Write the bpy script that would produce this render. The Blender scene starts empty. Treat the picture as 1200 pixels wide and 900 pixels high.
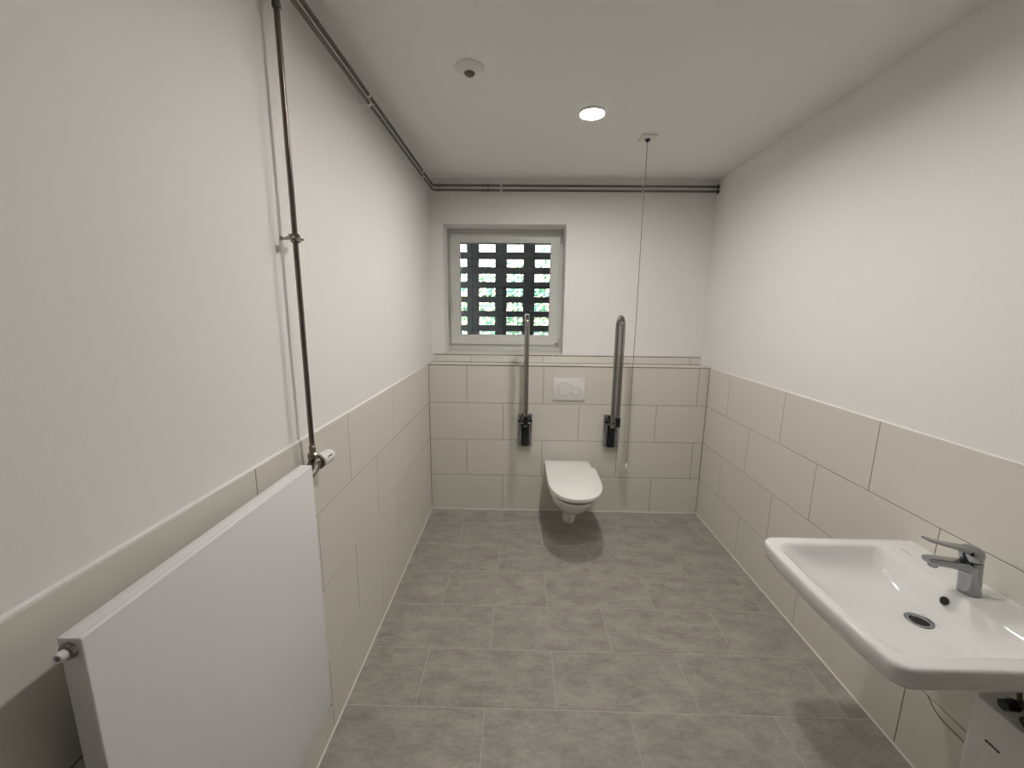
import bpy, bmesh, math, random
from mathutils import Vector, Matrix
random.seed(7)
S = bpy.context.scene
C = S.collection
PI = math.pi

# ------------------------------------------------------------------ camera
cam_d = bpy.data.cameras.new('camera')
cam = bpy.data.objects.new('camera', cam_d)
C.objects.link(cam)
S.camera = cam
FPX = 478.62
cam_d.sensor_width = 36.0
cam_d.lens = FPX / 1200.0 * 36.0
cam_d.clip_start = 0.02
yaw, pitch, roll = 0.0181, -0.182, 0.0108
fw = Vector((-math.sin(yaw) * math.cos(pitch), math.cos(yaw) * math.cos(pitch), math.sin(pitch)))
rt = Vector((math.cos(yaw), math.sin(yaw), 0))
up = rt.cross(fw)
r2 = rt * math.cos(roll) + up * math.sin(roll)
u2 = -rt * math.sin(roll) + up * math.cos(roll)
m3 = Matrix((r2, u2, -fw)).transposed()
cam.matrix_world = Matrix.Translation((0.7136, -3.152, 1.6436)) @ m3.to_4x4()

# ------------------------------------------------------------------ world, exposure
w = bpy.data.worlds.new('world')
S.world = w
w.use_nodes = True
nt = w.node_tree
bg = nt.nodes['Background']
sky = nt.nodes.new('ShaderNodeTexSky')
sky.sky_type = 'NISHITA'
sky.sun_disc = False
sky.sun_elevation = math.radians(48)
sky.sun_rotation = math.radians(20)
sky.air_density = 1.3
sky.dust_density = 3.0
nt.links.new(sky.outputs[0], bg.inputs[0])
bg.inputs[1].default_value = 3.2
S.view_settings.view_transform = 'Standard'
S.view_settings.look = 'None'
S.view_settings.gamma = 1
S.view_settings.use_curve_mapping = False
S.view_settings.exposure = 0.0
LAMP_STRENGTH = 420.0
LAMP_COLOR = (1.0, 0.952, 0.905)

# ------------------------------------------------------------------ dimensions (metres)
W = 2.185          # tile face to tile face
H = 2.62           # ceiling
YF = -4.6         # wall behind the photographer
YB = 0.185         # plaster of the window wall
ZT = 1.21          # top of the tiling
ROW = ZT / 4
TT = 0.009         # tile thickness

# ------------------------------------------------------------------ materials
def mat(name, col, rough=0.5, metal=0.0, bump=None, var=0.0, spec=None, coat=0.0, noise=None):
    m = bpy.data.materials.new(name)
    m.use_nodes = True
    n = m.node_tree
    b = n.nodes['Principled BSDF']
    b.inputs['Base Color'].default_value = (*col, 1)
    b.inputs['Roughness'].default_value = rough
    b.inputs['Metallic'].default_value = metal
    if spec is not None:
        b.inputs['Specular IOR Level'].default_value = spec
    if coat:
        b.inputs['Coat Weight'].default_value = coat
        b.inputs['Coat Roughness'].default_value = 0.05
    tc = n.nodes.new('ShaderNodeTexCoord')
    if bump:
        sc, st, dist = bump
        no = n.nodes.new('ShaderNodeTexNoise')
        no.inputs['Scale'].default_value = sc
        no.inputs['Detail'].default_value = 3
        n.links.new(tc.outputs['Object'], no.inputs['Vector'])
        bp = n.nodes.new('ShaderNodeBump')
        bp.inputs['Strength'].default_value = st
        bp.inputs['Distance'].default_value = dist
        n.links.new(no.outputs['Fac'], bp.inputs['Height'])
        n.links.new(bp.outputs[0], b.inputs['Normal'])
    if noise or var:
        sc, amp = noise if noise else (4.0, 0.0)
        no = n.nodes.new('ShaderNodeTexNoise')
        no.inputs['Scale'].default_value = sc
        no.inputs['Detail'].default_value = 5
        n.links.new(tc.outputs['Object'], no.inputs['Vector'])
        oi = n.nodes.new('ShaderNodeObjectInfo')
        a = n.nodes.new('ShaderNodeMath'); a.operation = 'MULTIPLY_ADD'
        a.inputs[1].default_value = amp; a.inputs[2].default_value = 1 - amp / 2 - var / 2
        n.links.new(no.outputs['Fac'], a.inputs[0])
        c = n.nodes.new('ShaderNodeMath'); c.operation = 'MULTIPLY_ADD'
        c.inputs[1].default_value = var
        n.links.new(oi.outputs['Random'], c.inputs[0])
        n.links.new(a.outputs[0], c.inputs[2])
        mx = n.nodes.new('ShaderNodeVectorMath'); mx.operation = 'SCALE'
        mx.inputs[0].default_value = col
        n.links.new(c.outputs[0], mx.inputs['Scale'])
        n.links.new(mx.outputs[0], b.inputs['Base Color'])
    return m

M_plaster = mat('white_plaster', (0.88, 0.868, 0.845), 0.9, bump=(420, 0.22, 0.002), spec=0.2)
M_ceil = mat('white_ceiling_paint', (0.88, 0.868, 0.845), 0.95, bump=(300, 0.15, 0.002), spec=0.15)
M_tile = mat('warm_white_wall_tile', (0.735, 0.715, 0.645), 0.42, var=0.03, noise=(9, 0.03), spec=0.4)
M_grout = mat('grey_wall_grout', (0.17, 0.16, 0.145), 0.9)
M_fgrout = mat('pale_floor_grout', (0.56, 0.54, 0.50), 0.9)
M_seal = mat('white_sealant', (0.82, 0.81, 0.79), 0.5)
M_psill = mat('pale_silicone', (0.74, 0.72, 0.67), 0.5)
M_chrome = mat('chrome', (0.36, 0.372, 0.392), 0.06, 1.0)
M_satin = mat('brushed_steel', (0.34, 0.33, 0.312), 0.09, 1.0)
M_trim = mat('polished_edge_trim', (0.36, 0.35, 0.345), 0.14, 1.0)
M_pipe = mat('bare_steel_pipe', (0.165, 0.15, 0.13), 0.30, 1.0, noise=(30, 0.3))
M_brass = mat('nickel_fitting', (0.25, 0.225, 0.195), 0.3, 1.0)
M_enamel = mat('white_radiator_enamel', (0.84, 0.84, 0.84), 0.35)
M_ceramic = mat('white_glazed_ceramic', (0.83, 0.825, 0.81), 0.05, coat=0.5)
M_plastic = mat('white_plastic', (0.80, 0.79, 0.77), 0.35)
M_lid = mat('white_seat_plastic', (0.88, 0.88, 0.85), 0.22)
M_black = mat('black_plastic', (0.010, 0.010, 0.011), 0.25)
M_dark = mat('dark_void', (0.012, 0.011, 0.010), 0.7)
M_lens = mat('smoked_lens', (0.13, 0.12, 0.105), 0.25)
M_grey = mat('grey_print', (0.30, 0.30, 0.30), 0.6)
M_rubber = mat('black_gasket_and_gap_shade', (0.02, 0.02, 0.02), 0.5)
M_upvc = mat('white_window_plastic', (0.72, 0.725, 0.70), 0.3)
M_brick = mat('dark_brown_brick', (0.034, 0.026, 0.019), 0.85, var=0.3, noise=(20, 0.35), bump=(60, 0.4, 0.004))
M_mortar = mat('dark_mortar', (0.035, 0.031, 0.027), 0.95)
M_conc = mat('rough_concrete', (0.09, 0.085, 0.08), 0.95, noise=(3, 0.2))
M_wire = mat('dull_galvanised_wire', (0.06, 0.06, 0.06), 0.5, 0.6)
M_leaf = mat('green_leaf', (0.22, 0.42, 0.24), 0.6, noise=(3, 0.6))
M_soil = mat('outdoor_ground', (0.16, 0.17, 0.11), 0.95, noise=(2, 0.4))
M_door = mat('dark_brown_door', (0.055, 0.042, 0.032), 0.45, noise=(5, 0.2))
M_cord = mat('pull_cord', (0.10, 0.09, 0.08), 0.7)

# concrete-look floor tile: cloudy mottling, each tile offset by its own random value
M_floor = mat('grey_concrete_look_floor_tile', (0.2, 0.19, 0.17), 0.48, spec=0.35)
def floor_nodes():
    n = M_floor.node_tree
    b = n.nodes['Principled BSDF']
    tc = n.nodes.new('ShaderNodeTexCoord')
    oi = n.nodes.new('ShaderNodeObjectInfo')
    sc = n.nodes.new('ShaderNodeVectorMath'); sc.operation = 'MULTIPLY_ADD'
    sc.inputs[1].default_value = (1, 1, 1)
    cb = n.nodes.new('ShaderNodeCombineXYZ')
    mu = n.nodes.new('ShaderNodeMath'); mu.operation = 'MULTIPLY'; mu.inputs[1].default_value = 37.0
    n.links.new(oi.outputs['Random'], mu.inputs[0])
    for k in range(3):
        n.links.new(mu.outputs[0], cb.inputs[k])
    n.links.new(tc.outputs['Object'], sc.inputs[0])
    n.links.new(cb.outputs[0], sc.inputs[2])
    st = n.nodes.new('ShaderNodeMapping'); st.inputs['Scale'].default_value = (0.7, 1.35, 1)
    n.links.new(sc.outputs[0], st.inputs[0])
    n1 = n.nodes.new('ShaderNodeTexNoise'); n1.inputs['Scale'].default_value = 9; n1.inputs['Detail'].default_value = 8; n1.inputs['Roughness'].default_value = 0.72
    n2 = n.nodes.new('ShaderNodeTexNoise'); n2.inputs['Scale'].default_value = 60; n2.inputs['Detail'].default_value = 4
    n.links.new(st.outputs[0], n1.inputs[0]); n.links.new(st.outputs[0], n2.inputs[0])
    ad = n.nodes.new('ShaderNodeMath'); ad.operation = 'MULTIPLY_ADD'; ad.inputs[1].default_value = 0.35
    n.links.new(n2.outputs['Fac'], ad.inputs[0]); n.links.new(n1.outputs['Fac'], ad.inputs[2])
    rp = n.nodes.new('ShaderNodeValToRGB')
    rp.color_ramp.elements[0].position = 0.48; rp.color_ramp.elements[0].color = (0.262, 0.247, 0.221, 1)
    rp.color_ramp.elements[1].position = 0.88; rp.color_ramp.elements[1].color = (0.435, 0.412, 0.374, 1)
    n.links.new(ad.outputs[0], rp.inputs[0])
    n.links.new(rp.outputs[0], b.inputs['Base Color'])
floor_nodes()

def glass_mat():
    m = bpy.data.materials.new('clear_glass')
    m.use_nodes = True
    b = m.node_tree.nodes['Principled BSDF']
    b.inputs['Base Color'].default_value = (0.93, 0.97, 0.96, 1)
    b.inputs['Roughness'].default_value = 0.0
    b.inputs['IOR'].default_value = 1.45
    b.inputs['Transmission Weight'].default_value = 1.0
    return m
M_glass = glass_mat()

def lamp_mat(strength):
    m = bpy.data.materials.new('lit_lamp_diffuser')
    m.use_nodes = True
    b = m.node_tree.nodes['Principled BSDF']
    b.inputs['Base Color'].default_value = (0.9, 0.9, 0.9, 1)
    b.inputs['Emission Color'].default_value = (*LAMP_COLOR, 1)
    b.inputs['Emission Strength'].default_value = strength
    return m

# ------------------------------------------------------------------ mesh helpers
def bx(bm, x0, x1, y0, y1, z0, z1, bev=0.0, seg=2):
    vs = [bm.verts.new((x, y, z)) for x in (x0, x1) for y in (y0, y1) for z in (z0, z1)]
    f = [(0, 1, 3, 2), (4, 6, 7, 5), (0, 4, 5, 1), (2, 3, 7, 6), (0, 2, 6, 4), (1, 5, 7, 3)]
    fs = [bm.faces.new([vs[i] for i in q]) for q in f]
    if bev:
        es = list({e for q in fs for e in q.edges})
        bmesh.ops.bevel(bm, geom=es, offset=bev, segments=seg, profile=0.5, affect='EDGES', clamp_overlap=True)

def sweep(bm, path, r, n=12, cap=True):
    """tube along a polyline; r a number or one radius per point"""
    P = [Vector(p) for p in path]
    R = r if isinstance(r, (list, tuple)) else [r] * len(P)
    rings = []
    t0 = (P[1] - P[0]).normalized()
    a = Vector((0, 0, 1)) if abs(t0.z) < 0.9 else Vector((1, 0, 0))
    u = t0.cross(a).normalized()
    for i, p in enumerate(P):
        if i == 0: t = P[1] - P[0]
        elif i == len(P) - 1: t = P[-1] - P[-2]
        else: t = (P[i + 1] - p).normalized() + (p - P[i - 1]).normalized()
        t.normalize()
        u = (u - t * u.dot(t)).normalized()
        v = t.cross(u)
        rings.append([bm.verts.new(p + (u * math.cos(2 * PI * k / n) + v * math.sin(2 * PI * k / n)) * R[i]) for k in range(n)])
    for A, B in zip(rings, rings[1:]):
        for k in range(n):
            bm.faces.new((A[k], A[(k + 1) % n], B[(k + 1) % n], B[k]))
    if cap:
        bm.faces.new(rings[0][::-1]); bm.faces.new(rings[-1])

def loft(bm, rings, cap0=True, cap1=True):
    V = [[bm.verts.new(p) for p in r] for r in rings]
    n = len(V[0])
    for A, B in zip(V, V[1:]):
        for k in range(n):
            bm.faces.new((A[k], A[(k + 1) % n], B[(k + 1) % n], B[k]))
    if cap0: bm.faces.new(V[0][::-1])
    if cap1: bm.faces.new(V[-1])

def lathe(bm, prof, c, axis='z', n=32, cap0=True, cap1=True):
    """prof: list of (radius, height along axis)"""
    rings = []
    for r, h in prof:
        ring = []
        for k in range(n):
            a = 2 * PI * k / n
            p = (r * math.cos(a), r * math.sin(a), h)
            if axis == 'y': p = (p[0], p[2], -p[1])
            if axis == 'x': p = (p[2], p[0], p[1])
            ring.append((c[0] + p[0], c[1] + p[1], c[2] + p[2]))
        rings.append(ring)
    loft(bm, rings, cap0, cap1)

def rrect(x0, x1, y0, y1, rad, z, n=8):
    """rounded rectangle ring; rad = 4 radii (x0y0, x1y0, x1y1, x0y1)"""
    pts = []
    cs = [(x0, y0, 1, 1, PI), (x1, y0, -1, 1, 1.5 * PI), (x1, y1, -1, -1, 0), (x0, y1, 1, -1, 0.5 * PI)]
    for (x, y, sx, sy, a0), r in zip(cs, rad):
        for k in range(n + 1):
            a = a0 + 0.5 * PI * k / n
            pts.append((x + sx * r + r * math.cos(a), y + sy * r + r * math.sin(a), z))
    return pts

def obj(name, bm, m, parent=None, smooth=False, angle=None, loc=None):
    bmesh.ops.recalc_face_normals(bm, faces=bm.faces[:])
    me = bpy.data.meshes.new(name)
    bm.to_mesh(me); bm.free()
    me.materials.append(m)
    if smooth or angle:
        for p in me.polygons: p.use_smooth = True
        if angle:
            me.set_sharp_from_angle(angle=math.radians(angle))
    o = bpy.data.objects.new(name, me)
    C.objects.link(o)
    if parent:
        o.parent = parent
    if loc: o.location = loc
    return o

def tag(o, label=None, cat=None, group=None, kind=None):
    if label: o['label'] = label
    if cat: o['category'] = cat
    if group: o['group'] = group
    if kind: o['kind'] = kind
    return o

def thing(name, loc, label, cat, group=None):
    o = bpy.data.objects.new(name, None)
    o.empty_display_size = 0.05
    C.objects.link(o)
    o.location = loc
    return tag(o, label, cat, group)

def NB(): return bmesh.new()
def box(name, m, x0, x1, y0, y1, z0, z1, parent=None, bev=0.0, seg=2, **k):
    b = NB(); bx(b, x0, x1, y0, y1, z0, z1, bev, seg)
    return obj(name, b, m, parent, angle=35 if bev else None, **k)
def tube(name, m, path, r, parent=None, n=12):
    b = NB(); sweep(b, path, r, n)
    return obj(name, b, m, parent, angle=40)
def turned(name, m, prof, c, axis='z', parent=None, n=32, cap0=True, cap1=True, angle=35):
    b = NB(); lathe(b, prof, c, axis, n, cap0, cap1)
    return obj(name, b, m, parent, angle=angle)

def arc(c, r, a0, a1, n, plane='yz'):
    out = []
    for k in range(n + 1):
        a = a0 + (a1 - a0) * k / n
        u, v = r * math.cos(a), r * math.sin(a)
        if plane == 'yz': out.append((c[0], c[1] + u, c[2] + v))
        elif plane == 'xy': out.append((c[0] + u, c[1] + v, c[2]))
        else: out.append((c[0] + u, c[1], c[2] + v))
    return out

# ------------------------------------------------------------------ tiles (each its own object, meshes shared by size)
_tile_mesh = {}
def tile_mesh(a, b_, m):
    key = (round(a, 3), round(b_, 3), m.name)
    if key in _tile_mesh: return _tile_mesh[key]
    bm = NB()
    e = 0.0011
    def ring(d, z): return [(d, d, z), (a - d, d, z), (a - d, b_ - d, z), (d, b_ - d, z)]
    loft(bm, [ring(0, 0), ring(0, TT - e), ring(e, TT)])
    bmesh.ops.recalc_face_normals(bm, faces=bm.faces[:])
    me = bpy.data.meshes.new('tile'); bm.to_mesh(me); bm.free()
    me.materials.append(m)
    _tile_mesh[key] = me
    return me

def tile(parent, origin, U, V, N, a, b_, m):
    """slab a x b_ whose back corner is origin; U, V in the plane, N outwards"""
    o = bpy.data.objects.new('tile', tile_mesh(a, b_, m))
    C.objects.link(o)
    o.parent = parent
    M = Matrix((Vector(U), Vector(V), Vector(N))).transposed().to_4x4()
    o.matrix_local = Matrix.Translation(origin) @ M
    return o

def spans(lo, hi, joints):
    e = sorted([lo] + [j for j in joints if lo < j < hi] + [hi])
    return list(zip(e, e[1:]))

J = 0.0030 / 2     # half wall joint

# ------------------------------------------------------------------ setting: floor
fl = box('floor', M_conc, -0.02, W + 0.02, YF, 0.03, -0.06, -0.012)
tag(fl, 'grey concrete-look tiled floor', kind='structure')
box('grout', M_fgrout, 0, W, YF, 0, -0.012, -0.0012, fl)
FJ = 0.0026 / 2
edges = [0.0, -0.2166]
while edges[-1] > YF: edges.append(edges[-1] - 0.3004)
for k, (yt, yb) in enumerate(zip(edges, edges[1:])):
    yb = max(yb, YF)
    if yt - yb < 0.02: continue
    js = [0.59, 1.188, 1.785] if k % 2 == 0 else [0.294, 0.889, 1.489, 2.089]
    for a, b_ in spans(0.004, W - 0.004, js):
        tile(fl, (a + FJ, yb + FJ, -TT), (1, 0, 0), (0, 1, 0), (0, 0, 1), b_ - a - 2 * FJ, yt - yb - 2 * FJ - (0.003 if k == 0 else 0), M_floor)

# ------------------------------------------------------------------ setting: side walls
def jset(row):   # row 0 = topmost
    base = -0.313 if row % 2 == 0 else -0.612
    return [base - 0.6015 * k for k in range(7)]

for side in ('left', 'right'):
    s = 1 if side == 'left' else -1
    xf = 0.0 if side == 'left' else W            # tile face
    xs = sorted([xf - s * 0.007, xf - s * 0.13])  # plaster
    wall = box('wall_' + side, M_plaster, xs[0], xs[1], YF, 0.45, -0.05, H)
    tag(wall, 'white plaster wall on the %s tiled to shoulder height' % side, kind='structure')
    # tile bed that stands proud of the plaster
    xb = sorted([xf - s * 0.0072, xf - s * 0.0015])
    box('grout', M_grout, xb[0], xb[1], YF, 0.0, 0.0, ZT - 0.001, wall)
    for r in range(4):
        zt = ZT - r * ROW
        for a, b_ in spans(YF, 0.0, jset(r)):
            ln = b_ - a - 2 * J
            if ln < 0.01: continue
            if s > 0:
                tile(wall, (-TT, b_ - J, zt - ROW + J), (0, -1, 0), (0, 0, 1), (1, 0, 0), ln, ROW - 2 * J, M_tile)
            else:
                tile(wall, (W + TT, a + J, zt - ROW + J), (0, 1, 0), (0, 0, 1), (-1, 0, 0), ln, ROW - 2 * J, M_tile)
    # white acrylic bead along the top of the tiles
    b = NB()
    prof = [(xf - s * 0.0085, ZT - 0.0005), (xf - s * 0.0006, ZT - 0.0005), (xf - s * 0.0014, ZT + 0.0012), (xf - s * 0.0045, ZT + 0.0028), (xf - s * 0.0085, ZT + 0.0055)]
    loft(b, [[(x, YF, z) for x, z in prof], [(x, 0.0, z) for x, z in prof]])
    tag(obj('sealant_bead', b, M_seal, wall), 'white sealant bead')
    # pale silicone in the corner to the floor
    b = NB()
    prof = [(xf - s * 0.001, -0.001), (xf + s * 0.0055, -0.001), (xf + s * 0.002, 0.0025), (xf - s * 0.001, 0.007)]
    loft(b, [[(x, YF, z) for x, z in prof], [(x, 0.0, z) for x, z in prof]])
    obj('silicone_joint', b, M_psill, wall)

# ------------------------------------------------------------------ setting: window wall with the boxed-in tiled front
WX0, WX1, WZ0, WZ1 = 0.098, 1.063, 1.288, 2.289      # window reveal
YO = 0.50
b = NB()
bx(b, -0.007, WX0, YB, YO, 0, H)
bx(b, WX1, W + 0.007, YB, YO, 0, H)
bx(b, WX0, WX1, YB, YO, 0, WZ0 - 0.012)
bx(b, WX0, WX1, YB, YO, WZ1, H)
wb = obj('wall_back', b, M_plaster)
tag(wb, 'white window wall with a plastered window reveal', kind='structure')
b = NB(); bx(b, 0.0, W, 0.0015 + 0.006, YB - 0.0005, 0, ZT - TT - 0.001)
wx = wb
wb = obj('wall_ledge', b, M_plaster)
tag(wb, 'boxed-in tiled front with a ledge behind the toilet', kind='structure')
box('grout', M_grout, 0.0, W, 0.0015, 0.008, 0.0, ZT - 0.002, wb)
box('grout', M_grout, 0.0, W, 0.006, YB, ZT - TT - 0.001, ZT - 0.0015, wb)
rows = [[0.301, 0.903, 1.505, 2.107], [0.588, 1.189, 1.797], [0.297, 0.903, 1.505, 2.110], [0.589, 1.190, 1.797]]
for r in range(4):
    zt = ZT - r * ROW
    for a, b_ in spans(0.0015, W - 0.0015, rows[r]):
        tile(wb, (a + J, TT, zt - ROW + J), (1, 0, 0), (0, 0, 1), (0, -1, 0), b_ - a - 2 * J, ROW - 2 * J - (0.004 if r == 0 else 0), M_tile)
for a, b_ in spans(0.001, W - 0.001, [0.588, 1.189, 1.797]):      # ledge
    tile(wb, (a + J, 0.004, ZT - TT), (1, 0, 0), (0, 1, 0), (0, 0, 1), b_ - a - 2 * J, YB - 0.016, M_tile)
UZ = ZT + 0.062
box('grout', M_grout, 0.012, 2.178, YB - 0.008, YB + 0.002, ZT, UZ - 0.003, wx)
for a, b_ in spans(0.010, 2.180, [0.311, 0.909, 1.505, 2.098]):   # upstand strip
    tile(wx, (a + J, YB, ZT + 0.003), (1, 0, 0), (0, 0, 1), (0, -1, 0), b_ - a - 2 * J, 0.055, M_tile)
tag(box('edge_trim', M_trim, 0.0, W, -0.0022, 0.006, ZT - 0.0045, ZT + 0.0012, wb, bev=0.0012), 'polished metal edge trim')
tag(box('edge_trim', M_trim, 0.008, 2.182, YB - 0.0115, YB - 0.001, UZ - 0.004, UZ + 0.0022, wx, bev=0.0012), 'polished metal edge trim')
# sill tiles inside the reveal
wb_box, wb = wb, wx
for a, b_ in spans(WX0, WX1, [0.588]):
    tile(wb, (a + J, YB, WZ0 - 0.012), (1, 0, 0), (0, 1, 0), (0, 0, 1), b_ - a - 2 * J, 0.2, M_tile)
b = NB()
prof = [(0.001, -0.001), (-0.0055, -0.001), (-0.002, 0.0025), (0.001, 0.007)]
loft(b, [[(0.0, y, z) for y, z in prof], [(W, y, z) for y, z in prof]])
obj('silicone_joint', b, M_psill, wb_box)

ce = box('ceiling', M_ceil, -0.02, W + 0.02, YF, 0.5, H, H + 0.1)
tag(ce, 'plain white painted ceiling', kind='structure')
wf = box('wall_front', M_plaster, -0.13, W + 0.13, YF - 0.12, YF, -0.05, H)
tag(wf, 'white wall behind the photographer', kind='structure')
dr_ = box('door_1', M_door, 0.42, 1.50, YF, YF + 0.045, 0.002, 2.02)
tag(dr_, 'plain dark brown door behind the photographer', kind='structure')
for a_ in ((0.35, 0.418, YF, YF + 0.05, 0.002, 2.09), (1.502, 1.57, YF, YF + 0.05, 0.002, 2.09), (0.418, 1.502, YF, YF + 0.05, 2.022, 2.09)):
    box('frame_bar', M_door, *a_, dr_, bev=0.003)
hn = box('handle_plate', M_satin, 1.40, 1.44, YF + 0.045, YF + 0.053, 0.95, 1.15, dr_, bev=0.002)
tube('lever', M_satin, [(1.42, YF + 0.05, 1.08), (1.42, YF + 0.095, 1.08), (1.41, YF + 0.10, 1.08), (1.30, YF + 0.10, 1.08)], 0.009, hn, 10)

# ------------------------------------------------------------------ window
wn = bpy.data.objects.new('window_1', None); C.objects.link(wn); wn.location = (0, 0, 0)
tag(wn, 'small square white plastic tilt window in a plaster reveal', kind='structure')
def frame(name, x0, x1, z0, z1, t, y0, y1, m, parent, bev=0.004):
    """mitred frame of four bars"""
    b = NB()
    if not isinstance(t, tuple): t = (t,) * 4      # left, right, bottom, top
    o = [(x0, z0), (x1, z0), (x1, z1), (x0, z1)]
    i = [(x0 + t[0], z0 + t[2]), (x1 - t[1], z0 + t[2]), (x1 - t[1], z1 - t[3]), (x0 + t[0], z1 - t[3])]
    ov = [(x, y0 + bev, z) for x, z in o]
    of = [(x + (bev if x == x0 else -bev), y0, z + (bev if z == z0 else -bev)) for x, z in o]
    jf = [(x + (-bev if k in (0, 3) else bev), y0, z + (-bev if k in (0, 1) else bev)) for k, (x, z) in enumerate(i)]
    iv = [(x, y0 + bev, z) for x, z in i]
    ib = [(x, y1, z) for x, z in i]
    ob = [(x, y1, z) for x, z in o]
    loft(b, [ov, of, jf, iv, ib, ob, ov], False, False)
    bmesh.ops.remove_doubles(b, verts=b.verts[:], dist=1e-6)
    return obj(name, b, m, parent)
frame('window_frame', WX0, WX1, WZ0 - 0.003, WZ1, 0.06, 0.405, 0.47, M_upvc, wn)
sash = frame('sash', 0.119, 1.036, 1.337, 2.256, (0.083, 0.077, 0.085, 0.077), 0.385, 0.45, M_upvc, wn)
frame('glazing_seal', 0.199, 0.962, 1.419, 2.182, 0.005, 0.392, 0.42, M_rubber, sash, bev=0.001)
tag(box('glass_pane', M_glass, 0.197, 0.964, 0.414, 0.420, 1.417, 2.184, sash), 'clear window glass')
h = box('window_handle', M_upvc, 0.136, 0.164, 0.373, 0.3855, 1.695, 1.765, wn, bev=0.005)
b = NB(); sweep(b, [(0.150, 0.375, 1.73), (0.150, 0.345, 1.73), (0.150, 0.338, 1.722), (0.150, 0.336, 1.70), (0.150, 0.338, 1.60)], [0.009, 0.009, 0.010, 0.009, 0.008], 10)
obj('lever', b, M_upvc, h, smooth=True)
for z, hh in ((2.215, 0.062), (1.36, 0.05)):
    hg = box('hinge', M_upvc, 1.034, 1.052, 0.374, 0.406, z - hh / 2, z + hh / 2, wn, bev=0.004)
    tube('hinge_pin', M_satin, [(1.043, 0.376, z - hh / 2 - 0.006), (1.043, 0.376, z + hh / 2 + 0.004)], 0.004, hg, 8)
box('corner_bearing', M_black, 1.018, 1.030, 0.380, 0.386, 1.345, 1.356, wn)

# ------------------------------------------------------------------ outside: added light-blocking enclosure and the perforated brick screen
for nm, a in (('wall_skyblock_left', (-1.1, -1.0, YO, 1.43, -0.05, 2.85)), ('wall_skyblock_right', (3.1, 3.2, YO, 1.43, -0.05, 2.85)),
              ('floor_outside', (-1.1, 3.2, YO, 1.55, -0.1, -0.05)), ('ceiling_skyblock', (-1.1, 3.2, YO, 1.60, 2.85, 3.0))):  # unseen enclosure, added to keep sky light off the screen's inner face
    tag(box(nm, M_conc, *a), 'added unseen concrete enclosure shading the brick screen from the sky', kind='structure')
b = NB(); bx(b, -20, 22, 1.56, 40, -0.15, -0.05)
tag(obj('ground_outside', b, M_soil), 'ground beyond the brick screen', kind='structure')
PX, PZ, Z0 = 0.3075, 0.1563, 2.333 - 0.1563 * 9
SX0, NX, NZ = 0.431 - 0.3075 * 4, 9, 12
SX1 = SX0 + NX * PX - 0.175
ZA, ZB = Z0 - 0.087, Z0 + PZ * (NZ - 1) + 0.0693
sc = thing('brick_screen', (0.5, 1.49, -0.05), 'dark perforated brick screen wall outside the window', 'wall')
def loc(x, y, z): return (x - 0.5, y - 1.49, z + 0.05)
def sbox(name, m, x0, x1, y0, y1, z0, z1, parent, bev=0):
    p, q = loc(x0, y0, z0), loc(x1, y1, z1)
    return box(name, m, p[0], q[0], p[1], q[1], p[2], q[2], parent, bev=bev, seg=1)
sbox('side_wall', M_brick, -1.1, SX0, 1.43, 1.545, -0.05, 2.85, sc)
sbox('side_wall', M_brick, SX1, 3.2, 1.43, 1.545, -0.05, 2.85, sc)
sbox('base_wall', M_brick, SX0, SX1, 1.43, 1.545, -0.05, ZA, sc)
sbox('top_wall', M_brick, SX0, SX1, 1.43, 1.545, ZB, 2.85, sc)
bm_ = NB()
def brick_mesh(l, hh):
    b = NB(); bx(b, 0, l, 0, 0.115, 0, hh, 0.004, 1)
    bmesh.ops.recalc_face_normals(b, faces=b.faces[:])
    me = bpy.data.meshes.new('brick'); b.to_mesh(me); b.free(); me.materials.append(M_brick); return me
B_pier, B_str = brick_mesh(0.129, 0.079), {}
def put_brick(me, x, z, dy):
    o = bpy.data.objects.new('brick', me); C.objects.link(o); o.parent = sc; o.location = loc(x, 1.43 + dy, z)
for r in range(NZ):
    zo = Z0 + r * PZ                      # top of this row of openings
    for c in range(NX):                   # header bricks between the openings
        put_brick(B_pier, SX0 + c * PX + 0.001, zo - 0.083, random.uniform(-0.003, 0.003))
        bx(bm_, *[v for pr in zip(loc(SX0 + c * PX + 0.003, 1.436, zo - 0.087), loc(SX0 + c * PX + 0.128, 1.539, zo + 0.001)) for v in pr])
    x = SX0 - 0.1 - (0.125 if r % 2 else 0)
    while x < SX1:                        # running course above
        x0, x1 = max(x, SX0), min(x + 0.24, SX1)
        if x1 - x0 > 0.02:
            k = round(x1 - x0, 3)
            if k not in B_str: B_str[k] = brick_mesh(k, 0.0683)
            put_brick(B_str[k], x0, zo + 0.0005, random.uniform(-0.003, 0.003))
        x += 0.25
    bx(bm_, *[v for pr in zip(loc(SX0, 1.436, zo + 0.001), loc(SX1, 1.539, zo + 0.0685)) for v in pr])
mo = obj('mortar', bm_, M_mortar, sc); mo['kind'] = 'stuff'

b = NB()
for k in range(62):
    x = -0.85 + k * 0.051
    bx(b, x, x + 0.006, 1.600, 1.606, -0.05, 2.84)
for k in range(56):
    z = 0.0 + k * 0.051
    bx(b, -0.85, 2.27, 1.594, 1.600, z, z + 0.006)
tag(obj('wire_mesh', b, M_wire), 'galvanised wire mesh panel behind the openings of the brick screen', 'mesh')

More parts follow.
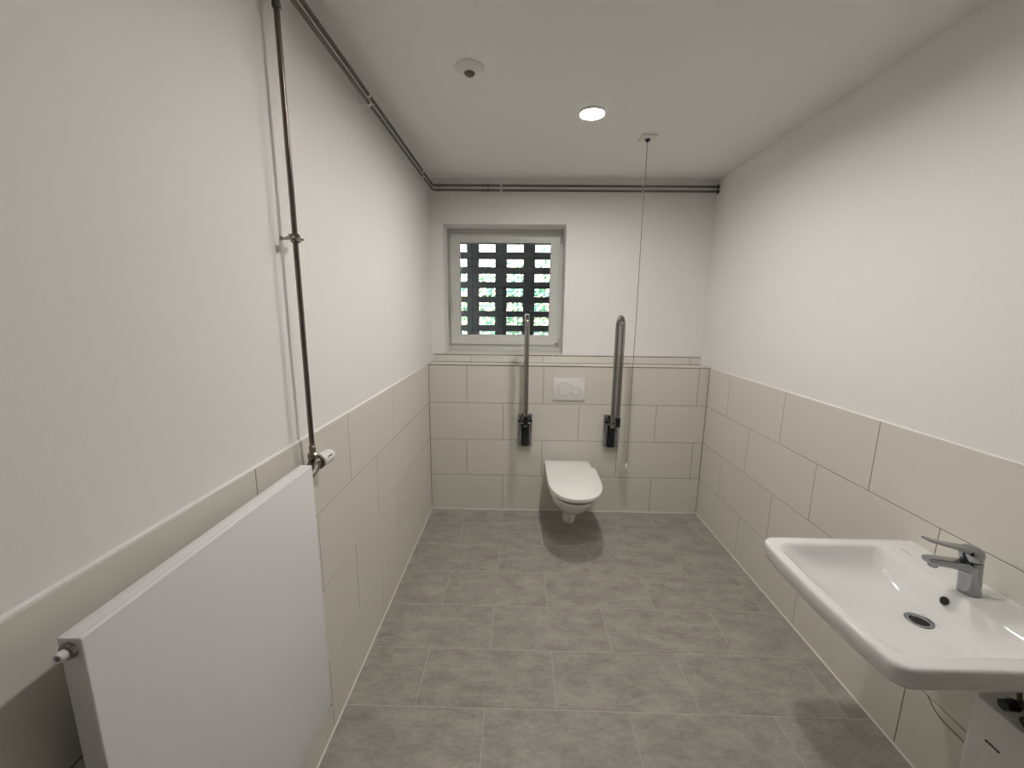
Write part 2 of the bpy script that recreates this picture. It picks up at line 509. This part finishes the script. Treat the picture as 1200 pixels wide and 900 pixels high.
b = NB()
for k in range(2600):
    a = random.uniform(0, 2 * PI); rr = math.sqrt(random.random())
    cx_, cy_, cz_ = random.choice([(-0.9, 4.6, 1.5), (0.8, 5.2, 1.2), (2.2, 4.8, 1.6), (0.2, 5.6, 1.9), (1.4, 6.0, 2.0)])
    d = Vector((random.gauss(0, 1), random.gauss(0, 1), random.gauss(0, 1))).normalized() * (0.95 * random.random() ** 0.4)
    p = Vector((cx_, cy_, cz_)) + d
    if p.z < -0.05: p.z = -p.z
    n_ = Vector((random.gauss(0, 1), random.gauss(0, 1), random.gauss(0, 1) + 0.8)).normalized()
    u = n_.orthogonal().normalized(); v = n_.cross(u)
    l, w_ = random.uniform(0.05, 0.1), random.uniform(0.025, 0.045)
    b.faces.new([b.verts.new(p + q) for q in (-u * l, v * w_, u * l, -v * w_)])
bush = thing('garden_bush', (0.8, 5.2, -0.05), 'leafy green bush seen bright through the brick screen', 'bush')
fo = obj('foliage', b, M_leaf, bush); fo['kind'] = 'stuff'; fo.location = (-0.8, -5.2, 0.05)
for q, (x, y) in enumerate([(-0.9, 4.6), (0.8, 5.2), (2.2, 4.8), (0.2, 5.6), (1.4, 6.0)]):
    tube('stem', M_brick, [(x - 0.8, y - 5.2, 0.0), (x - 0.78, y - 5.18, 0.8), (x - 0.8, y - 5.15, 1.6)], [0.04, 0.03, 0.015], bush, 8)

# ------------------------------------------------------------------ radiator
RX0, RX1, RY0, RY1, RZ0, RZ1 = 0.054, 0.090, -2.655, -1.992, 0.312, 1.172
ra = thing('radiator', (0.03, -2.32, RZ0), 'flat white panel radiator on the left wall', 'radiator')
def rl(x, y, z): return (x - 0.03, y + 2.32, z - RZ0)
def rbox(name, m, x0, x1, y0, y1, z0, z1, parent, bev=0, seg=2):
    p, q = rl(x0, y0, z0), rl(x1, y1, z1)
    return box(name, m, p[0], q[0], p[1], q[1], p[2], q[2], parent, bev=bev, seg=seg)
rbox('front_panel', M_enamel, RX1 - 0.012, RX1, RY0, RY1, RZ0, RZ1, ra, bev=0.003, seg=3)
rbox('top_cover', M_enamel, RX0, RX1 - 0.008, RY0 + 0.0005, RY1 - 0.0005, RZ1 - 0.014, RZ1 - 0.0004, ra, bev=0.001)
rbox('side_cover', M_enamel, RX0 + 0.001, RX1 - 0.011, RY0 + 0.001, RY0 + 0.005, RZ0 + 0.01, RZ1 - 0.015, ra)
rbox('side_cover', M_enamel, RX0 + 0.001, RX1 - 0.011, RY1 - 0.005, RY1 - 0.001, RZ0 + 0.01, RZ1 - 0.015, ra)
rbox('back_panel', M_enamel, RX0 + 0.002, RX0 + 0.014, RY0 + 0.006, RY1 - 0.006, RZ0 + 0.01, RZ1 - 0.016, ra, bev=0.003)
for y in (-2.52, -2.12):
    rbox('wall_bracket', M_enamel, 0.001, RX0 + 0.003, y - 0.015, y + 0.015, RZ0 + 0.08, RZ1 - 0.06, ra)
tag(turned('screw', M_grey, [(0.004, 0), (0.004, 0.003)], rl(RX1 - 0.001, RY1 - 0.006, RZ0 + 0.004), 'x', ra, 8), 'small grey screw')
# vent plug on the near end
py, px_, pz = RY0, 0.071, RZ1 - 0.019
pl = turned('plug', M_brass, [(0.0130, 0.004), (0.0130, -0.004), (0.0115, -0.006)], rl(px_, py, pz), 'y', ra, 8)
pl['label'] = 'metal hexagon vent plug'
st = turned('vent_stub', M_plastic, [(0.0075, -0.005), (0.0078, -0.015), (0.0070, -0.0165), (0.0042, -0.0165), (0.0042, -0.010)], rl(px_, py, pz), 'y', pl, 20)
st['label'] = 'white plastic vent stub'
sk = turned('socket', M_dark, [(0.0042, -0.0125), (0.0042, -0.011)], rl(px_, py, pz), 'y', pl, 6)

# ------------------------------------------------------------------ riser pipe and thermostatic valve
VX, VY = 0.037, -1.884
rp = thing('riser_pipe', (VX, VY, 1.2), 'bare steel vertical heating pipe running down to the radiator valve', 'pipe')
tube('pipe', M_pipe, [(0, 0, 0.0), (0, 0, 1.322)], 0.0078, rp, 16)
turned('sleeve', M_pipe, [(0.0112, 1.245), (0.0118, 1.252), (0.0105, 1.258), (0.0105, 1.292), (0.0118, 1.298), (0.0112, 1.305)], (0, 0, 0), 'z', rp, 20)
cl = turned('pipe_clamp', M_satin, [(0.0085, 0.634), (0.0135, 0.634), (0.0145, 0.638), (0.0145, 0.650), (0.0135, 0.654), (0.0085, 0.654)], (0, 0, 0), 'z', rp, 20, False, False)
cl['label'] = 'galvanised pipe clamp with rubber lining'
turned('lining', M_rubber, [(0.0079, 0.632), (0.012, 0.632), (0.012, 0.656), (0.0079, 0.656)], (0, 0, 0), 'z', cl, 20, False, False)
box('lug', M_satin, -0.003, 0.003, 0.013, 0.032, 0.636, 0.652, cl, bev=0.001)
box('lug', M_satin, -0.003, 0.003, -0.032, -0.013, 0.636, 0.652, cl, bev=0.001)
tube('clamp_screw', M_satin, [(-0.010, 0.026, 0.644), (0.012, 0.026, 0.644)], 0.0034, cl, 8)
tube('clamp_screw', M_satin, [(-0.010, -0.026, 0.644), (0.012, -0.026, 0.644)], 0.0034, cl, 8)
tube('wall_rod', M_satin, [(-0.043, 0, 0.644), (-0.013, 0, 0.644)], 0.004, cl, 8)
turned('wall_rosette', M_satin, [(0.0065, -0.0435), (0.0065, -0.041), (0.004, -0.039)], (0, 0, 0.644), 'x', cl, 16)

tv = thing('thermostatic_valve', (VX, VY, 1.135), 'nickel radiator valve with white thermostat head at the foot of the pipe', 'valve')
turned('pipe_nut', M_brass, [(0.0095, 0.045), (0.0115, 0.047), (0.0115, 0.057), (0.0095, 0.059), (0.0085, 0.062), (0.0085, 0.070)], (0, 0, 0), 'z', tv, 6, angle=20)
turned('union_nut', M_brass, [(0.0140, 0.016), (0.0165, 0.018), (0.0165, 0.032), (0.0145, 0.034), (0.0105, 0.038), (0.0105, 0.046)], (0, 0, 0), 'z', tv, 8, angle=20)
b = NB()
sweep(b, [(0, 0, 0.018), (0, 0, 0.004), (0.001, -0.004, -0.006), (0.010, -0.020, -0.010), (0.022, -0.050, -0.010), (0.030, -0.085, -0.010), (0.034, -0.1085, -0.006)], [0.013, 0.017, 0.0195, 0.0185, 0.013, 0.011, 0.011], 16)
obj('valve_body', b, M_brass, tv, smooth=True)
HD = Vector((0.16, 0.98, 0.02)).normalized()
def along(t): return Vector((0.002, 0.004, -0.004)) + HD * t
b = NB(); sweep(b, [along(-0.010), along(0.012), along(0.0125), along(0.022)], [0.0165, 0.019, 0.0255, 0.0255], 24)
obj('collar', b, M_brass, tv, angle=40)
b = NB(); sweep(b, [along(0.020), along(0.0205), along(0.03), along(0.078), along(0.085), along(0.0875)], [0.021, 0.0245, 0.0250, 0.0220, 0.0195, 0.013], 28)
hd = obj('thermostat_head', b, M_plastic, tv, angle=50); hd['label'] = 'white cylindrical thermostat head'
# black maker's print on the head
sd = Vector((0.98, -0.16, 0.0)).normalized()
nrm = (sd * 0.90 + Vector((0, 0, 1)) * 0.44).normalized()
b = NB()
for t0, t1 in ((0.041, 0.0445), (0.047, 0.052), (0.0535, 0.059), (0.0605, 0.066)):
    q = []
    for t in (t0, t1):
        rad = 0.0250 - (t - 0.03) / 0.048 * 0.0030 + 0.0004
        c_ = along(t) + nrm * rad
        tv_ = nrm.cross(HD).normalized() * 0.0020
        q.append((c_ - tv_, c_ + tv_))
    lo = [q[0][0], q[0][1], q[1][1], q[1][0]]
    loft(b, [[tuple(v - nrm * 0.001) for v in lo], [tuple(v) for v in lo]])
pr = obj('print', b, M_black, hd); pr['label'] = 'black printed mark'

# ------------------------------------------------------------------ the two heating pipes under the ceiling
for nm_, z, lab in (('heating_pipe', 2.5575, 'upper of the two steel heating pipes running just below the ceiling'),
                    ('heating_pipe', 2.5235, 'lower of the two steel heating pipes running just below the ceiling')):
    yb_ = YB - 0.037
    t = thing(nm_, (VX, 0.0, z), lab, 'pipe', 'pair of heating pipes below the ceiling')
    path = [(0, YF, 0), (0, yb_ - 0.022, 0)] + [(0.022 - 0.022 * math.cos(a), yb_ - 0.022 + 0.022 * math.sin(a), 0) for a in (PI / 8, PI / 4, 3 * PI / 8)] + [(0.022, yb_, 0), (2.147 - VX + 0.044, yb_, 0)]
    tube('pipe', M_pipe, path, 0.0078, t, 14)
    turned('elbow_collar', M_pipe, [(0.0098, -0.012), (0.0105, -0.008), (0.0105, 0.008), (0.0098, 0.012)], (0.048, yb_, 0), 'x', t, 16)
    turned('elbow_collar', M_pipe, [(0.0098, -0.012), (0.0105, -0.008), (0.0105, 0.008), (0.0098, 0.012)], (0, yb_ - 0.048, 0), 'y', t, 16)
    turned('coupling', M_pipe, [(0.0095, -0.03), (0.0104, -0.026), (0.0092, -0.016), (0.0092, 0.016), (0.0104, 0.026), (0.0095, 0.03)], (0.40, yb_, 0), 'x', t, 16)
    turned('wall_collar', M_pipe, [(0.017, 0.030), (0.017, 0.036), (0.010, 0.024)], (2.147 - VX, yb_, 0), 'x', t, 16)
    for x in (0.52, 1.58):
        k = turned('pipe_clip', M_plastic if x < 1 else M_satin, [(0.0079, -0.008), (0.0105, -0.008), (0.0105, 0.008), (0.0079, 0.008)], (x, yb_, 0), 'x', t, 16, False, False)
        k['label'] = 'small light pipe clip'
        tube('clip_stem', M_satin, [(x, yb_ + 0.0095, 0), (x, YB + 0.002, 0)], 0.0035, k, 8)
    for y in (-0.18, -1.18, -2.4):
        k = turned('pipe_clip', M_plastic, [(0.0079, -0.008), (0.0100, -0.008), (0.0100, 0.008), (0.0079, 0.008)], (0, y, 0), 'y', t, 16, False, False)
        k['label'] = 'small light pipe clip'
        tube('clip_stem', M_plastic, [(-0.0095, y, 0), (-VX - 0.008, y, 0)], 0.0035, k, 8)

# ------------------------------------------------------------------ toilet
TX = 1.105
to = thing('wall_hung_toilet', (TX, 0.0, 0.0), 'white wall-hung toilet on the tiled back wall between the grab rails', 'toilet')
def dshape(wl, wr, yb, yt, z, nose=0.55, n=20, p=2.35):
    """D outline: straight sides, super-elliptic nose; wl, wr half widths, yb back, yt tip (negative)"""
    ys = yb + (yt - yb) * (1 - nose)
    L = ys - yt
    pts = [(-wl, yb, z), (-wl, yb + (ys - yb) * 0.5, z)]
    for k in range(n + 1):
        a = PI * k / n
        cx_, sx_ = math.cos(a), math.sin(a)
        wv = wl if cx_ > 0 else wr
        pts.append((-wv * math.copysign(abs(cx_) ** (2 / p), cx_), ys - L * abs(sx_) ** (2 / p), z))
    pts += [(wr, yb + (ys - yb) * 0.5, z), (wr, yb, z)]
    return pts
b = NB()
loft(b, [dshape(0.075, 0.075, -0.0012, -0.34, 0.195), dshape(0.100, 0.100, -0.0012, -0.42, 0.205), dshape(0.122, 0.122, -0.0012, -0.485, 0.225),
         dshape(0.142, 0.142, -0.0012, -0.55, 0.258), dshape(0.156, 0.156, -0.0012, -0.605, 0.303), dshape(0.167, 0.167, -0.0012, -0.655, 0.345),
         dshape(0.1735, 0.1735, -0.0012, -0.688, 0.377, nose=0.53), dshape(0.178, 0.178, -0.0012, -0.710, 0.400, nose=0.51), dshape(0.1785, 0.1785, -0.0012, -0.716, 0.4085, nose=0.5), dshape(0.176, 0.176, -0.0012, -0.713, 0.4125, nose=0.5)])
obj('bowl', b, M_ceramic, to, angle=50)
b = NB()
def ell(cx_, cy_, rx, ry, z, n=24): return [(cx_ + rx * math.cos(2 * PI * k / n), cy_ + ry * math.sin(2 * PI * k / n), z) for k in range(n)]
loft(b, [ell(0, -0.27, 0.024, 0.03, 0.050), ell(0, -0.27, 0.039, 0.045, 0.056), ell(0, -0.265, 0.048, 0.062, 0.075), ell(0, -0.26, 0.053, 0.08, 0.11), ell(0, -0.26, 0.058, 0.10, 0.16), ell(0, -0.26, 0.066, 0.12, 0.21)])
tr = obj('trap', b, M_ceramic, to, smooth=True)
seat = NB()
loft(seat, [dshape(0.174, 0.174, -0.08, -0.716, 0.4245, nose=0.47), dshape(0.179, 0.179, -0.08, -0.724, 0.428, nose=0.47), dshape(0.179, 0.179, -0.08, -0.724, 0.437, nose=0.47), dshape(0.175, 0.175, -0.08, -0.719, 0.4385, nose=0.47)])
obj('seat', seat, M_lid, to, angle=40)
b = NB(); loft(b, [dshape(0.168, 0.168, -0.10, -0.703, 0.408, nose=0.48), dshape(0.168, 0.168, -0.10, -0.703, 0.426, nose=0.48)]); obj('gap_shade', b, M_rubber, to)  # black slab paints the shade in the gap between seat and bowl
# lid with a step cut out at its right rear corner
def lidring(z, d):
    pts = dshape(0.183 - d, 0.193 - d, -0.068 - d, -0.738 + d, z, nose=0.47)
    body = pts[:-2]
    wr = 0.193 - d
    return body + [(wr, -0.36, z), (wr, -0.212 - d, z), (wr - 0.004, -0.207 - d, z), (0.170 - d, -0.205 - d, z), (0.166 - d, -0.202 - d, z), (0.166 - d, -0.068 - d, z)]
b = NB()
loft(b, [lidring(0.4395, 0.006), lidring(0.4415, 0.001), lidring(0.446, 0.0), lidring(0.459, 0.0), lidring(0.4625, 0.0015), lidring(0.464, 0.006)])
obj('lid', b, M_lid, to, angle=35)
for x in (-0.11, 0.10):
    b = NB(); lathe(b, [(0.011, -0.025), (0.012, -0.022), (0.012, 0.022), (0.011, 0.025)], (x, -0.055, 0.432), 'x', 16)
    obj('hinge', b, M_satin, to, angle=40)

# flush plate
fp = thing('flush_plate', (1.103, 0.0, 1.028), 'white dual flush plate on the tiles above the toilet', 'flush plate')
box('plate', M_plastic, -0.125, 0.125, -0.011, -0.0008, -0.087, 0.087, fp, bev=0.003)
for cx_, cz_, rr, lab in ((-0.030, 0.000, 0.053, 'large round flush button'), (0.051, -0.015, 0.0345, 'small round flush button')):
    bt = turned('button', M_plastic, [(rr - 0.0015, -0.0105), (rr - 0.0015, -0.0118), (rr - 0.0035, -0.0130)], (cx_, 0, cz_), 'y', fp, 40, angle=30)
    bt['label'] = lab
    turned('button_gap', M_grey, [(rr - 0.0016, -0.0109), (rr + 0.0008, -0.0109), (rr + 0.0008, -0.0114), (rr - 0.0016, -0.0114)], (cx_, 0, cz_), 'y', bt, 40, False, False)
mk = box('mark', M_grey, 0.094, 0.116, -0.0115, -0.0108, 0.0775, 0.0805, fp); mk['label'] = 'tiny grey printed mark'

# ------------------------------------------------------------------ fold-up grab rails
def rail(x, label, mirror):
    t = thing('grab_rail', (x, 0.0, 0.574), label, 'grab rail', 'folded-up grab rails beside the toilet')
    s = mirror
    hs = box('wall_plate', M_satin, -0.056, 0.056, -0.030, -0.0008, 0.0, 0.256, t, bev=0.006)
    for sx in (-1, 1):
        box('cheek', M_chrome, *sorted((sx * 0.029, sx * 0.054)), -0.052, -0.029, 0.001, 0.250, t, bev=0.005)
        box('slot', M_black, *sorted((sx * 0.034, sx * 0.055)), -0.0535, -0.045, 0.196, 0.214, t, bev=0.001)
    box('cover', M_black, -0.027, 0.027, -0.058, -0.029, 0.0, 0.178, t, bev=0.003)
    tube('hinge_pin', M_chrome, [(-0.050, -0.062, 0.190), (0.050, -0.062, 0.190)], 0.008, t, 12)
    yb_, yf_, zt_ = -0.080, -0.232, 1.018
    rb = (yb_ - yf_) / 2
    path = [(0, yb_ + 0.004, 0.170), (0, yb_, 0.22), (0, yb_, 0.5), (0, yb_, zt_ - rb)]
    path += arc((0, (yb_ + yf_) / 2, zt_ - rb), rb, 0, PI, 14)[1:]
    path += [(0, yf_, 0.5), (0, yf_, 0.29)]
    b = NB(); sweep(b, path, 0.0172, 18)
    obj('rail_tube', b, M_satin, t, angle=40)
    fd = box('end_block', M_black, -0.018, 0.018, yf_ - 0.018, yf_ + 0.018, 0.222, 0.292, t, bev=0.003)
    tube('link', M_chrome, [(0, yf_ + 0.012, 0.250), (0, yb_ - 0.012, 0.205)], 0.009, t, 12)
    return t
rail(0.7645, 'folded-up steel grab rail left of the toilet under the window', 1)
rail(1.440, 'folded-up steel grab rail right of the toilet beside the pull cord', -1)

# ------------------------------------------------------------------ washbasin
YC, HY = -2.012, 0.290
wbn = thing('washbasin', (W, YC, 0.81), 'white rectangular ceramic washbasin fixed to the right wall', 'washbasin')
def basin_ring(x0, hy, x1, z, rf, rb_, bulge, cx_=None):
    """rounded rectangle, resampled with points along the straight sides so that the front can bow"""
    base = []
    cs = [(x0, -hy, 1, 1, PI, rf), (x1, -hy, -1, 1, 1.5 * PI, rb_), (x1, hy, -1, -1, 0, rb_), (x0, hy, 1, -1, 0.5 * PI, rf)]
    corner = []
    for x, y, sx, sy, a0, r in cs:
        corner.append([(x + sx * r + r * math.cos(a0 + 0.5 * PI * k / 8), y + sy * r + r * math.sin(a0 + 0.5 * PI * k / 8)) for k in range(9)])
    for k in range(4):
        base += corner[k]
        a, c_ = corner[k][-1], corner[(k + 1) % 4][0]
        for q in range(1, 8):
            base.append((a[0] + (c_[0] - a[0]) * q / 8, a[1] + (c_[1] - a[1]) * q / 8))
    out = []
    for x, y in base:
        f = max(0.0, min(1.0, (x1 - x) / (x1 - x0)))
        out.append((x - bulge * f * max(0, 1 - (y / hy) ** 2) - W, y, z - 0.81))
    return out
bk = W - 0.0012
R = [basin_ring(1.90, 0.13, bk - 0.03, 0.655, 0.06, 0.03, 0.0),
     basin_ring(1.80, 0.19, bk - 0.01, 0.668, 0.09, 0.03, 0.0),
     basin_ring(1.72, 0.235, bk, 0.70, 0.09, 0.01, 0.005),
     basin_ring(1.672, 0.262, bk, 0.7385, 0.06, 0.006, 0.010),
     basin_ring(1.652, 0.274, bk, 0.7415, 0.045, 0.005, 0.016),
     basin_ring(1.6455, 0.280, bk, 0.7440, 0.042, 0.004, 0.017),
     basin_ring(1.6415, 0.2835, bk, 0.752, 0.040, 0.004, 0.018),
     basin_ring(1.6345, 0.2890, bk, 0.786, 0.038, 0.004, 0.018),
     basin_ring(1.634, 0.290, bk, 0.800, 0.038, 0.004, 0.018),
     basin_ring(1.6355, 0.2885, bk, 0.8058, 0.037, 0.004, 0.018),
     basin_ring(1.6395, 0.2855, bk, 0.8092, 0.036, 0.004, 0.018),
     basin_ring(1.6440, 0.282, 2.150, 0.8100, 0.035, 0.02, 0.017),
     basin_ring(1.659, 0.252, 2.052, 0.8100, 0.045, 0.03, 0.014),
     basin_ring(1.664, 0.247, 2.046, 0.8085, 0.046, 0.03, 0.014),
     basin_ring(1.670, 0.242, 2.041, 0.802, 0.048, 0.03, 0.013),
     basin_ring(1.690, 0.230, 2.032, 0.780, 0.060, 0.035, 0.012),
     basin_ring(1.722, 0.212, 2.022, 0.752, 0.075, 0.04, 0.010),
     basin_ring(1.765, 0.188, 2.012, 0.732, 0.085, 0.045, 0.006),
     basin_ring(1.83, 0.140, 2.003, 0.717, 0.075, 0.05, 0.002),
     basin_ring(1.89, 0.080, 1.998, 0.7085, 0.05, 0.045, 0.0),
     basin_ring(1.9285, 0.037, 2.0025, 0.705, 0.0369, 0.0369, 0.0),
     basin_ring(1.9435, 0.022, 1.9875, 0.700, 0.0219, 0.0219, 0.0),
     basin_ring(1.9435, 0.022, 1.9875, 0.668, 0.0219, 0.0219, 0.0)]
b = NB(); loft(b, R, True, True)
obj('basin', b, M_ceramic, wbn, angle=60)
dx, dz = 1.9655 - W, 0.7045 - 0.81
dr = turned('drain', M_chrome, [(0.0215, -0.03), (0.0215, -0.004), (0.024, 0.0005), (0.033, 0.0018), (0.0355, 0.0008), (0.0355, -0.001)], (dx, 0, dz), 'z', wbn, 36, False, False)
dr['label'] = 'chrome drain ring'
turned('drain_hole', M_dark, [(0.0215, -0.008), (0.0215, -0.004)], (dx, 0, dz), 'z', dr, 24)
ovx, ovz = 2.0292 - W, 0.775 - 0.81
ang = math.atan2(0.009, 0.022)
nn = Vector((-math.cos(ang), 0, math.sin(ang)))
c0 = Vector((ovx, 0, ovz))
def disc_ring(r, h, n=28):
    tu = nn.cross(Vector((0, 1, 0)))
    return [tuple(c0 + nn * h + Vector((0, 1, 0)) * (r * math.cos(2 * PI * k / n)) + tu * (r * math.sin(2 * PI * k / n))) for k in range(n)]
b = NB(); loft(b, [disc_ring(0.0135, -0.004), disc_ring(0.0135, 0.0012), disc_ring(0.0127, 0.0018), disc_ring(0.0116, 0.0012), disc_ring(0.0113, -0.003)], False, False)
ov = obj('overflow', b, M_chrome, wbn, angle=40); ov['label'] = 'chrome overflow ring'
b = NB(); loft(b, [disc_ring(0.0115, -0.002), disc_ring(0.0115, 0.0004)])
obj('overflow_hole', b, M_dark, ov)
mk = box('mark', M_grey, 2.092 - W, 2.0955 - W, 0.185, 0.225, -0.0004, 0.0004, wbn); mk['label'] = 'small grey printed mark'

# white box unit on the wall below the basin
hu = thing('water_heater', (W, -2.22, 0.22), 'white plastic wall unit with a small dark print below the washbasin', 'heater')
b = NB()
def uring(z, x0, d):
    return [(p[0], p[1], z) for p in rrect(x0 - W + d, -0.0012, -0.145 + d, 0.145 - d, (0.022, 0.004, 0.004, 0.022), 0, 6)]
loft(b, [uring(0.0, 2.108, 0.006), uring(0.006, 2.102, 0.001), uring(0.12, 2.099, 0.0), uring(0.285, 2.099, 0.0), uring(0.296, 2.101, 0.001), uring(0.302, 2.106, 0.006)])
obj('housing', b, M_plastic, hu, angle=40)
b = NB(); q0 = 2.0985 - W
for y0, y1 in ((0.081, 0.088), (0.073, 0.0795), (0.067, 0.0715), (0.060, 0.0655), (0.052, 0.0585)):
    bx(b, q0 - 0.0006, q0 + 0.001, y0, y1, 0.189, 0.1945)
pm = obj('print', b, M_black, hu); pm['label'] = 'small dark printed mark'
# flat trap tucked under the basin, and the supply valves on the wall
tp = thing('siphon', (2.05, -2.012, 0.60), 'dark metal trap pipe and supply valves tucked under the basin', 'siphon')
tube('tail_pipe', M_brass, [(-0.085, 0, 0.048), (-0.085, 0, 0.03), (-0.083, 0, 0.018), (-0.075, 0, 0.012), (0.133, 0, 0.010)], 0.016, tp, 16)
turned('wall_rosette', M_satin, [(0.032, 0.126), (0.032, 0.130), (0.018, 0.120)], (0, 0, 0.010), 'x', tp, 24)
for y in (-0.132, -0.185):
    v = tube('angle_valve', M_brass, [(0.133, y, -0.052), (0.085, y, -0.052)], [0.012, 0.012], tp, 12)
    tube('valve_knob', M_black, [(0.088, y, -0.052), (0.055, y, -0.052)], [0.017, 0.015], v, 12)
    tube('hose', M_brass, [(0.10, y, -0.045), (0.10, y + 0.01, 0.0), (0.09, y + 0.03, 0.05)], 0.006, v, 8)

# thin dark cable lying against the wall under the basin
zc = [(-1.893, 0.3045), (-1.905, 0.292), (-1.925, 0.277), (-1.945, 0.269), (-1.98, 0.266), (-2.05, 0.266), (-2.12, 0.267), (-2.3, 0.268)]
tag(tube('cable', M_rubber, [(W - 0.0020, y, z) for y, z in zc], 0.0011, None, 6), 'thin dark cable along the tiles under the washbasin', 'cable')

# ------------------------------------------------------------------ basin mixer tap
fx = 2.091
fa = thing('basin_mixer', (fx, YC - 0.004, 0.8102), 'chrome single-lever mixer tap on the washbasin', 'tap')
b = NB()
loft(b, [ell(0, 0, 0.029, 0.026, 0), ell(0, 0, 0.029, 0.026, 0.006), ell(0, 0, 0.0275, 0.0245, 0.02), ell(0.0015, 0, 0.0275, 0.024, 0.06), ell(0.003, 0, 0.028, 0.024, 0.088), ell(0.003, 0, 0.0285, 0.0242, 0.104), ell(0.003, 0, 0.027, 0.023, 0.106)])
obj('body', b, M_chrome, fa, angle=40)
# spout: flat rounded bar towards the room
def sp(x, hw, z0, z1, n=6):
    r = min(hw, (z1 - z0) / 2) * 0.7
    pts = rrect(-hw, hw, z0, z1, (r,) * 4, 0, n)
    return [(x, p[0], p[1]) for p in pts]
b = NB()
loft(b, [sp(0.010, 0.021, 0.058, 0.104), sp(-0.030, 0.020, 0.078, 0.106), sp(-0.070, 0.019, 0.088, 0.110), sp(-0.095, 0.0185, 0.091, 0.114), sp(-0.118, 0.018, 0.093, 0.115), sp(-0.127, 0.017, 0.096, 0.1145), sp(-0.1305, 0.015, 0.100, 0.1125)])
obj('spout', b, M_chrome, fa, angle=40)
ae = turned('aerator', M_satin, [(0.0110, 0.085), (0.0120, 0.087), (0.0120, 0.097)], (-0.111, 0, 0), 'z', fa, 20)
b = NB()
loft(b, [ell(0.003, 0, 0.0272, 0.0235, 0.1085), ell(0.003, 0, 0.0285, 0.0245, 0.112), ell(0.003, 0, 0.0310, 0.0262, 0.130), ell(0.003, 0, 0.0290, 0.0245, 0.142), ell(0.001, 0, 0.021, 0.018, 0.150), ell(0.0, 0, 0.008, 0.007, 0.1525)])
cp = obj('lever_cap', b, M_chrome, fa, smooth=True)
b = NB()
loft(b, [sp(0.004, 0.020, 0.130, 0.148), sp(-0.025, 0.018, 0.139, 0.152), sp(-0.068, 0.0150, 0.151, 0.160), sp(-0.105, 0.0135, 0.162, 0.1695), sp(-0.130, 0.0130, 0.1695, 0.1765), sp(-0.135, 0.0115, 0.1715, 0.1770)])
obj('lever', b, M_chrome, fa, angle=40)
turned('cartridge_gap', M_black, [(0.0225, 0.1055), (0.0225, 0.1090)], (0.003, 0, 0), 'z', fa, 24)
for ch in fa.children:            # the whole tap leans a little towards the room
    for v in ch.data.vertices: v.co.x -= 0.17 * v.co.z

# ------------------------------------------------------------------ ceiling: downlights, sensor, pull switch
def downlight(x, y, label, strength):
    t = thing('downlight', (x, y, H), label, 'lamp', 'ceiling downlights')
    turned('ring', M_plastic, [(0.068, -0.0005), (0.068, -0.012), (0.066, -0.014), (0.060, -0.014), (0.0585, -0.012), (0.0575, -0.0005)], (0, 0, 0), 'z', t, 48, False, False)
    turned('diffuser', lamp_mat(strength), [(0.0573, -0.0006), (0.0573, -0.0014), (0.055, -0.0018)], (0, 0, 0), 'z', t, 48)
downlight(1.060, -0.885, 'lit round white downlight in the ceiling beside the pull cord', LAMP_STRENGTH * 1.09)
downlight(1.060, -1.900, 'lit round downlight in the ceiling above the washbasin end of the room', LAMP_STRENGTH * 0.90)

t = thing('motion_sensor', (0.490, -1.263, H), 'round white ceiling motion sensor with a dark dome lens', 'sensor')
turned('housing', M_plastic, [(0.061, -0.0005), (0.061, -0.004), (0.056, -0.008), (0.034, -0.016), (0.026, -0.020), (0.0245, -0.020)], (0, 0, 0), 'z', t, 48)
b = NB(); lathe(b, [(0.0228, -0.019), (0.0222, -0.022), (0.019, -0.027), (0.013, -0.031), (0.006, -0.033), (0.001, -0.0335)], (0, 0, 0), 'z', 32)
d = obj('lens', b, M_lens, t, smooth=True); d['label'] = 'dark dome lens'

t = thing('pull_switch', (1.430, -0.580, H), 'white square ceiling pull switch with a long hanging cord', 'switch')
box('plate', M_plastic, -0.044, 0.044, -0.044, 0.044, -0.010, -0.0005, t, bev=0.002)
box('rocker', M_plastic, -0.031, 0.031, -0.031, 0.031, -0.0125, -0.009, t, bev=0.001)
turned('cord_outlet', M_black, [(0.016, -0.0115), (0.0135, -0.018), (0.006, -0.028)], (0, 0, 0), 'z', t, 20)
cord = [(0, 0, -0.02), (-0.0015, 0, -0.5), (0.001, 0, -1.0), (-0.001, 0, -1.5), (0, 0, -1.985)]
tube('cord', M_cord, cord, 0.0016, t, 6)
turned('knob', M_plastic, [(0.002, -1.970), (0.0075, -1.982), (0.0095, -1.995), (0.0085, -2.006), (0.004, -2.012)], (0, 0, 0), 'z', t, 20)
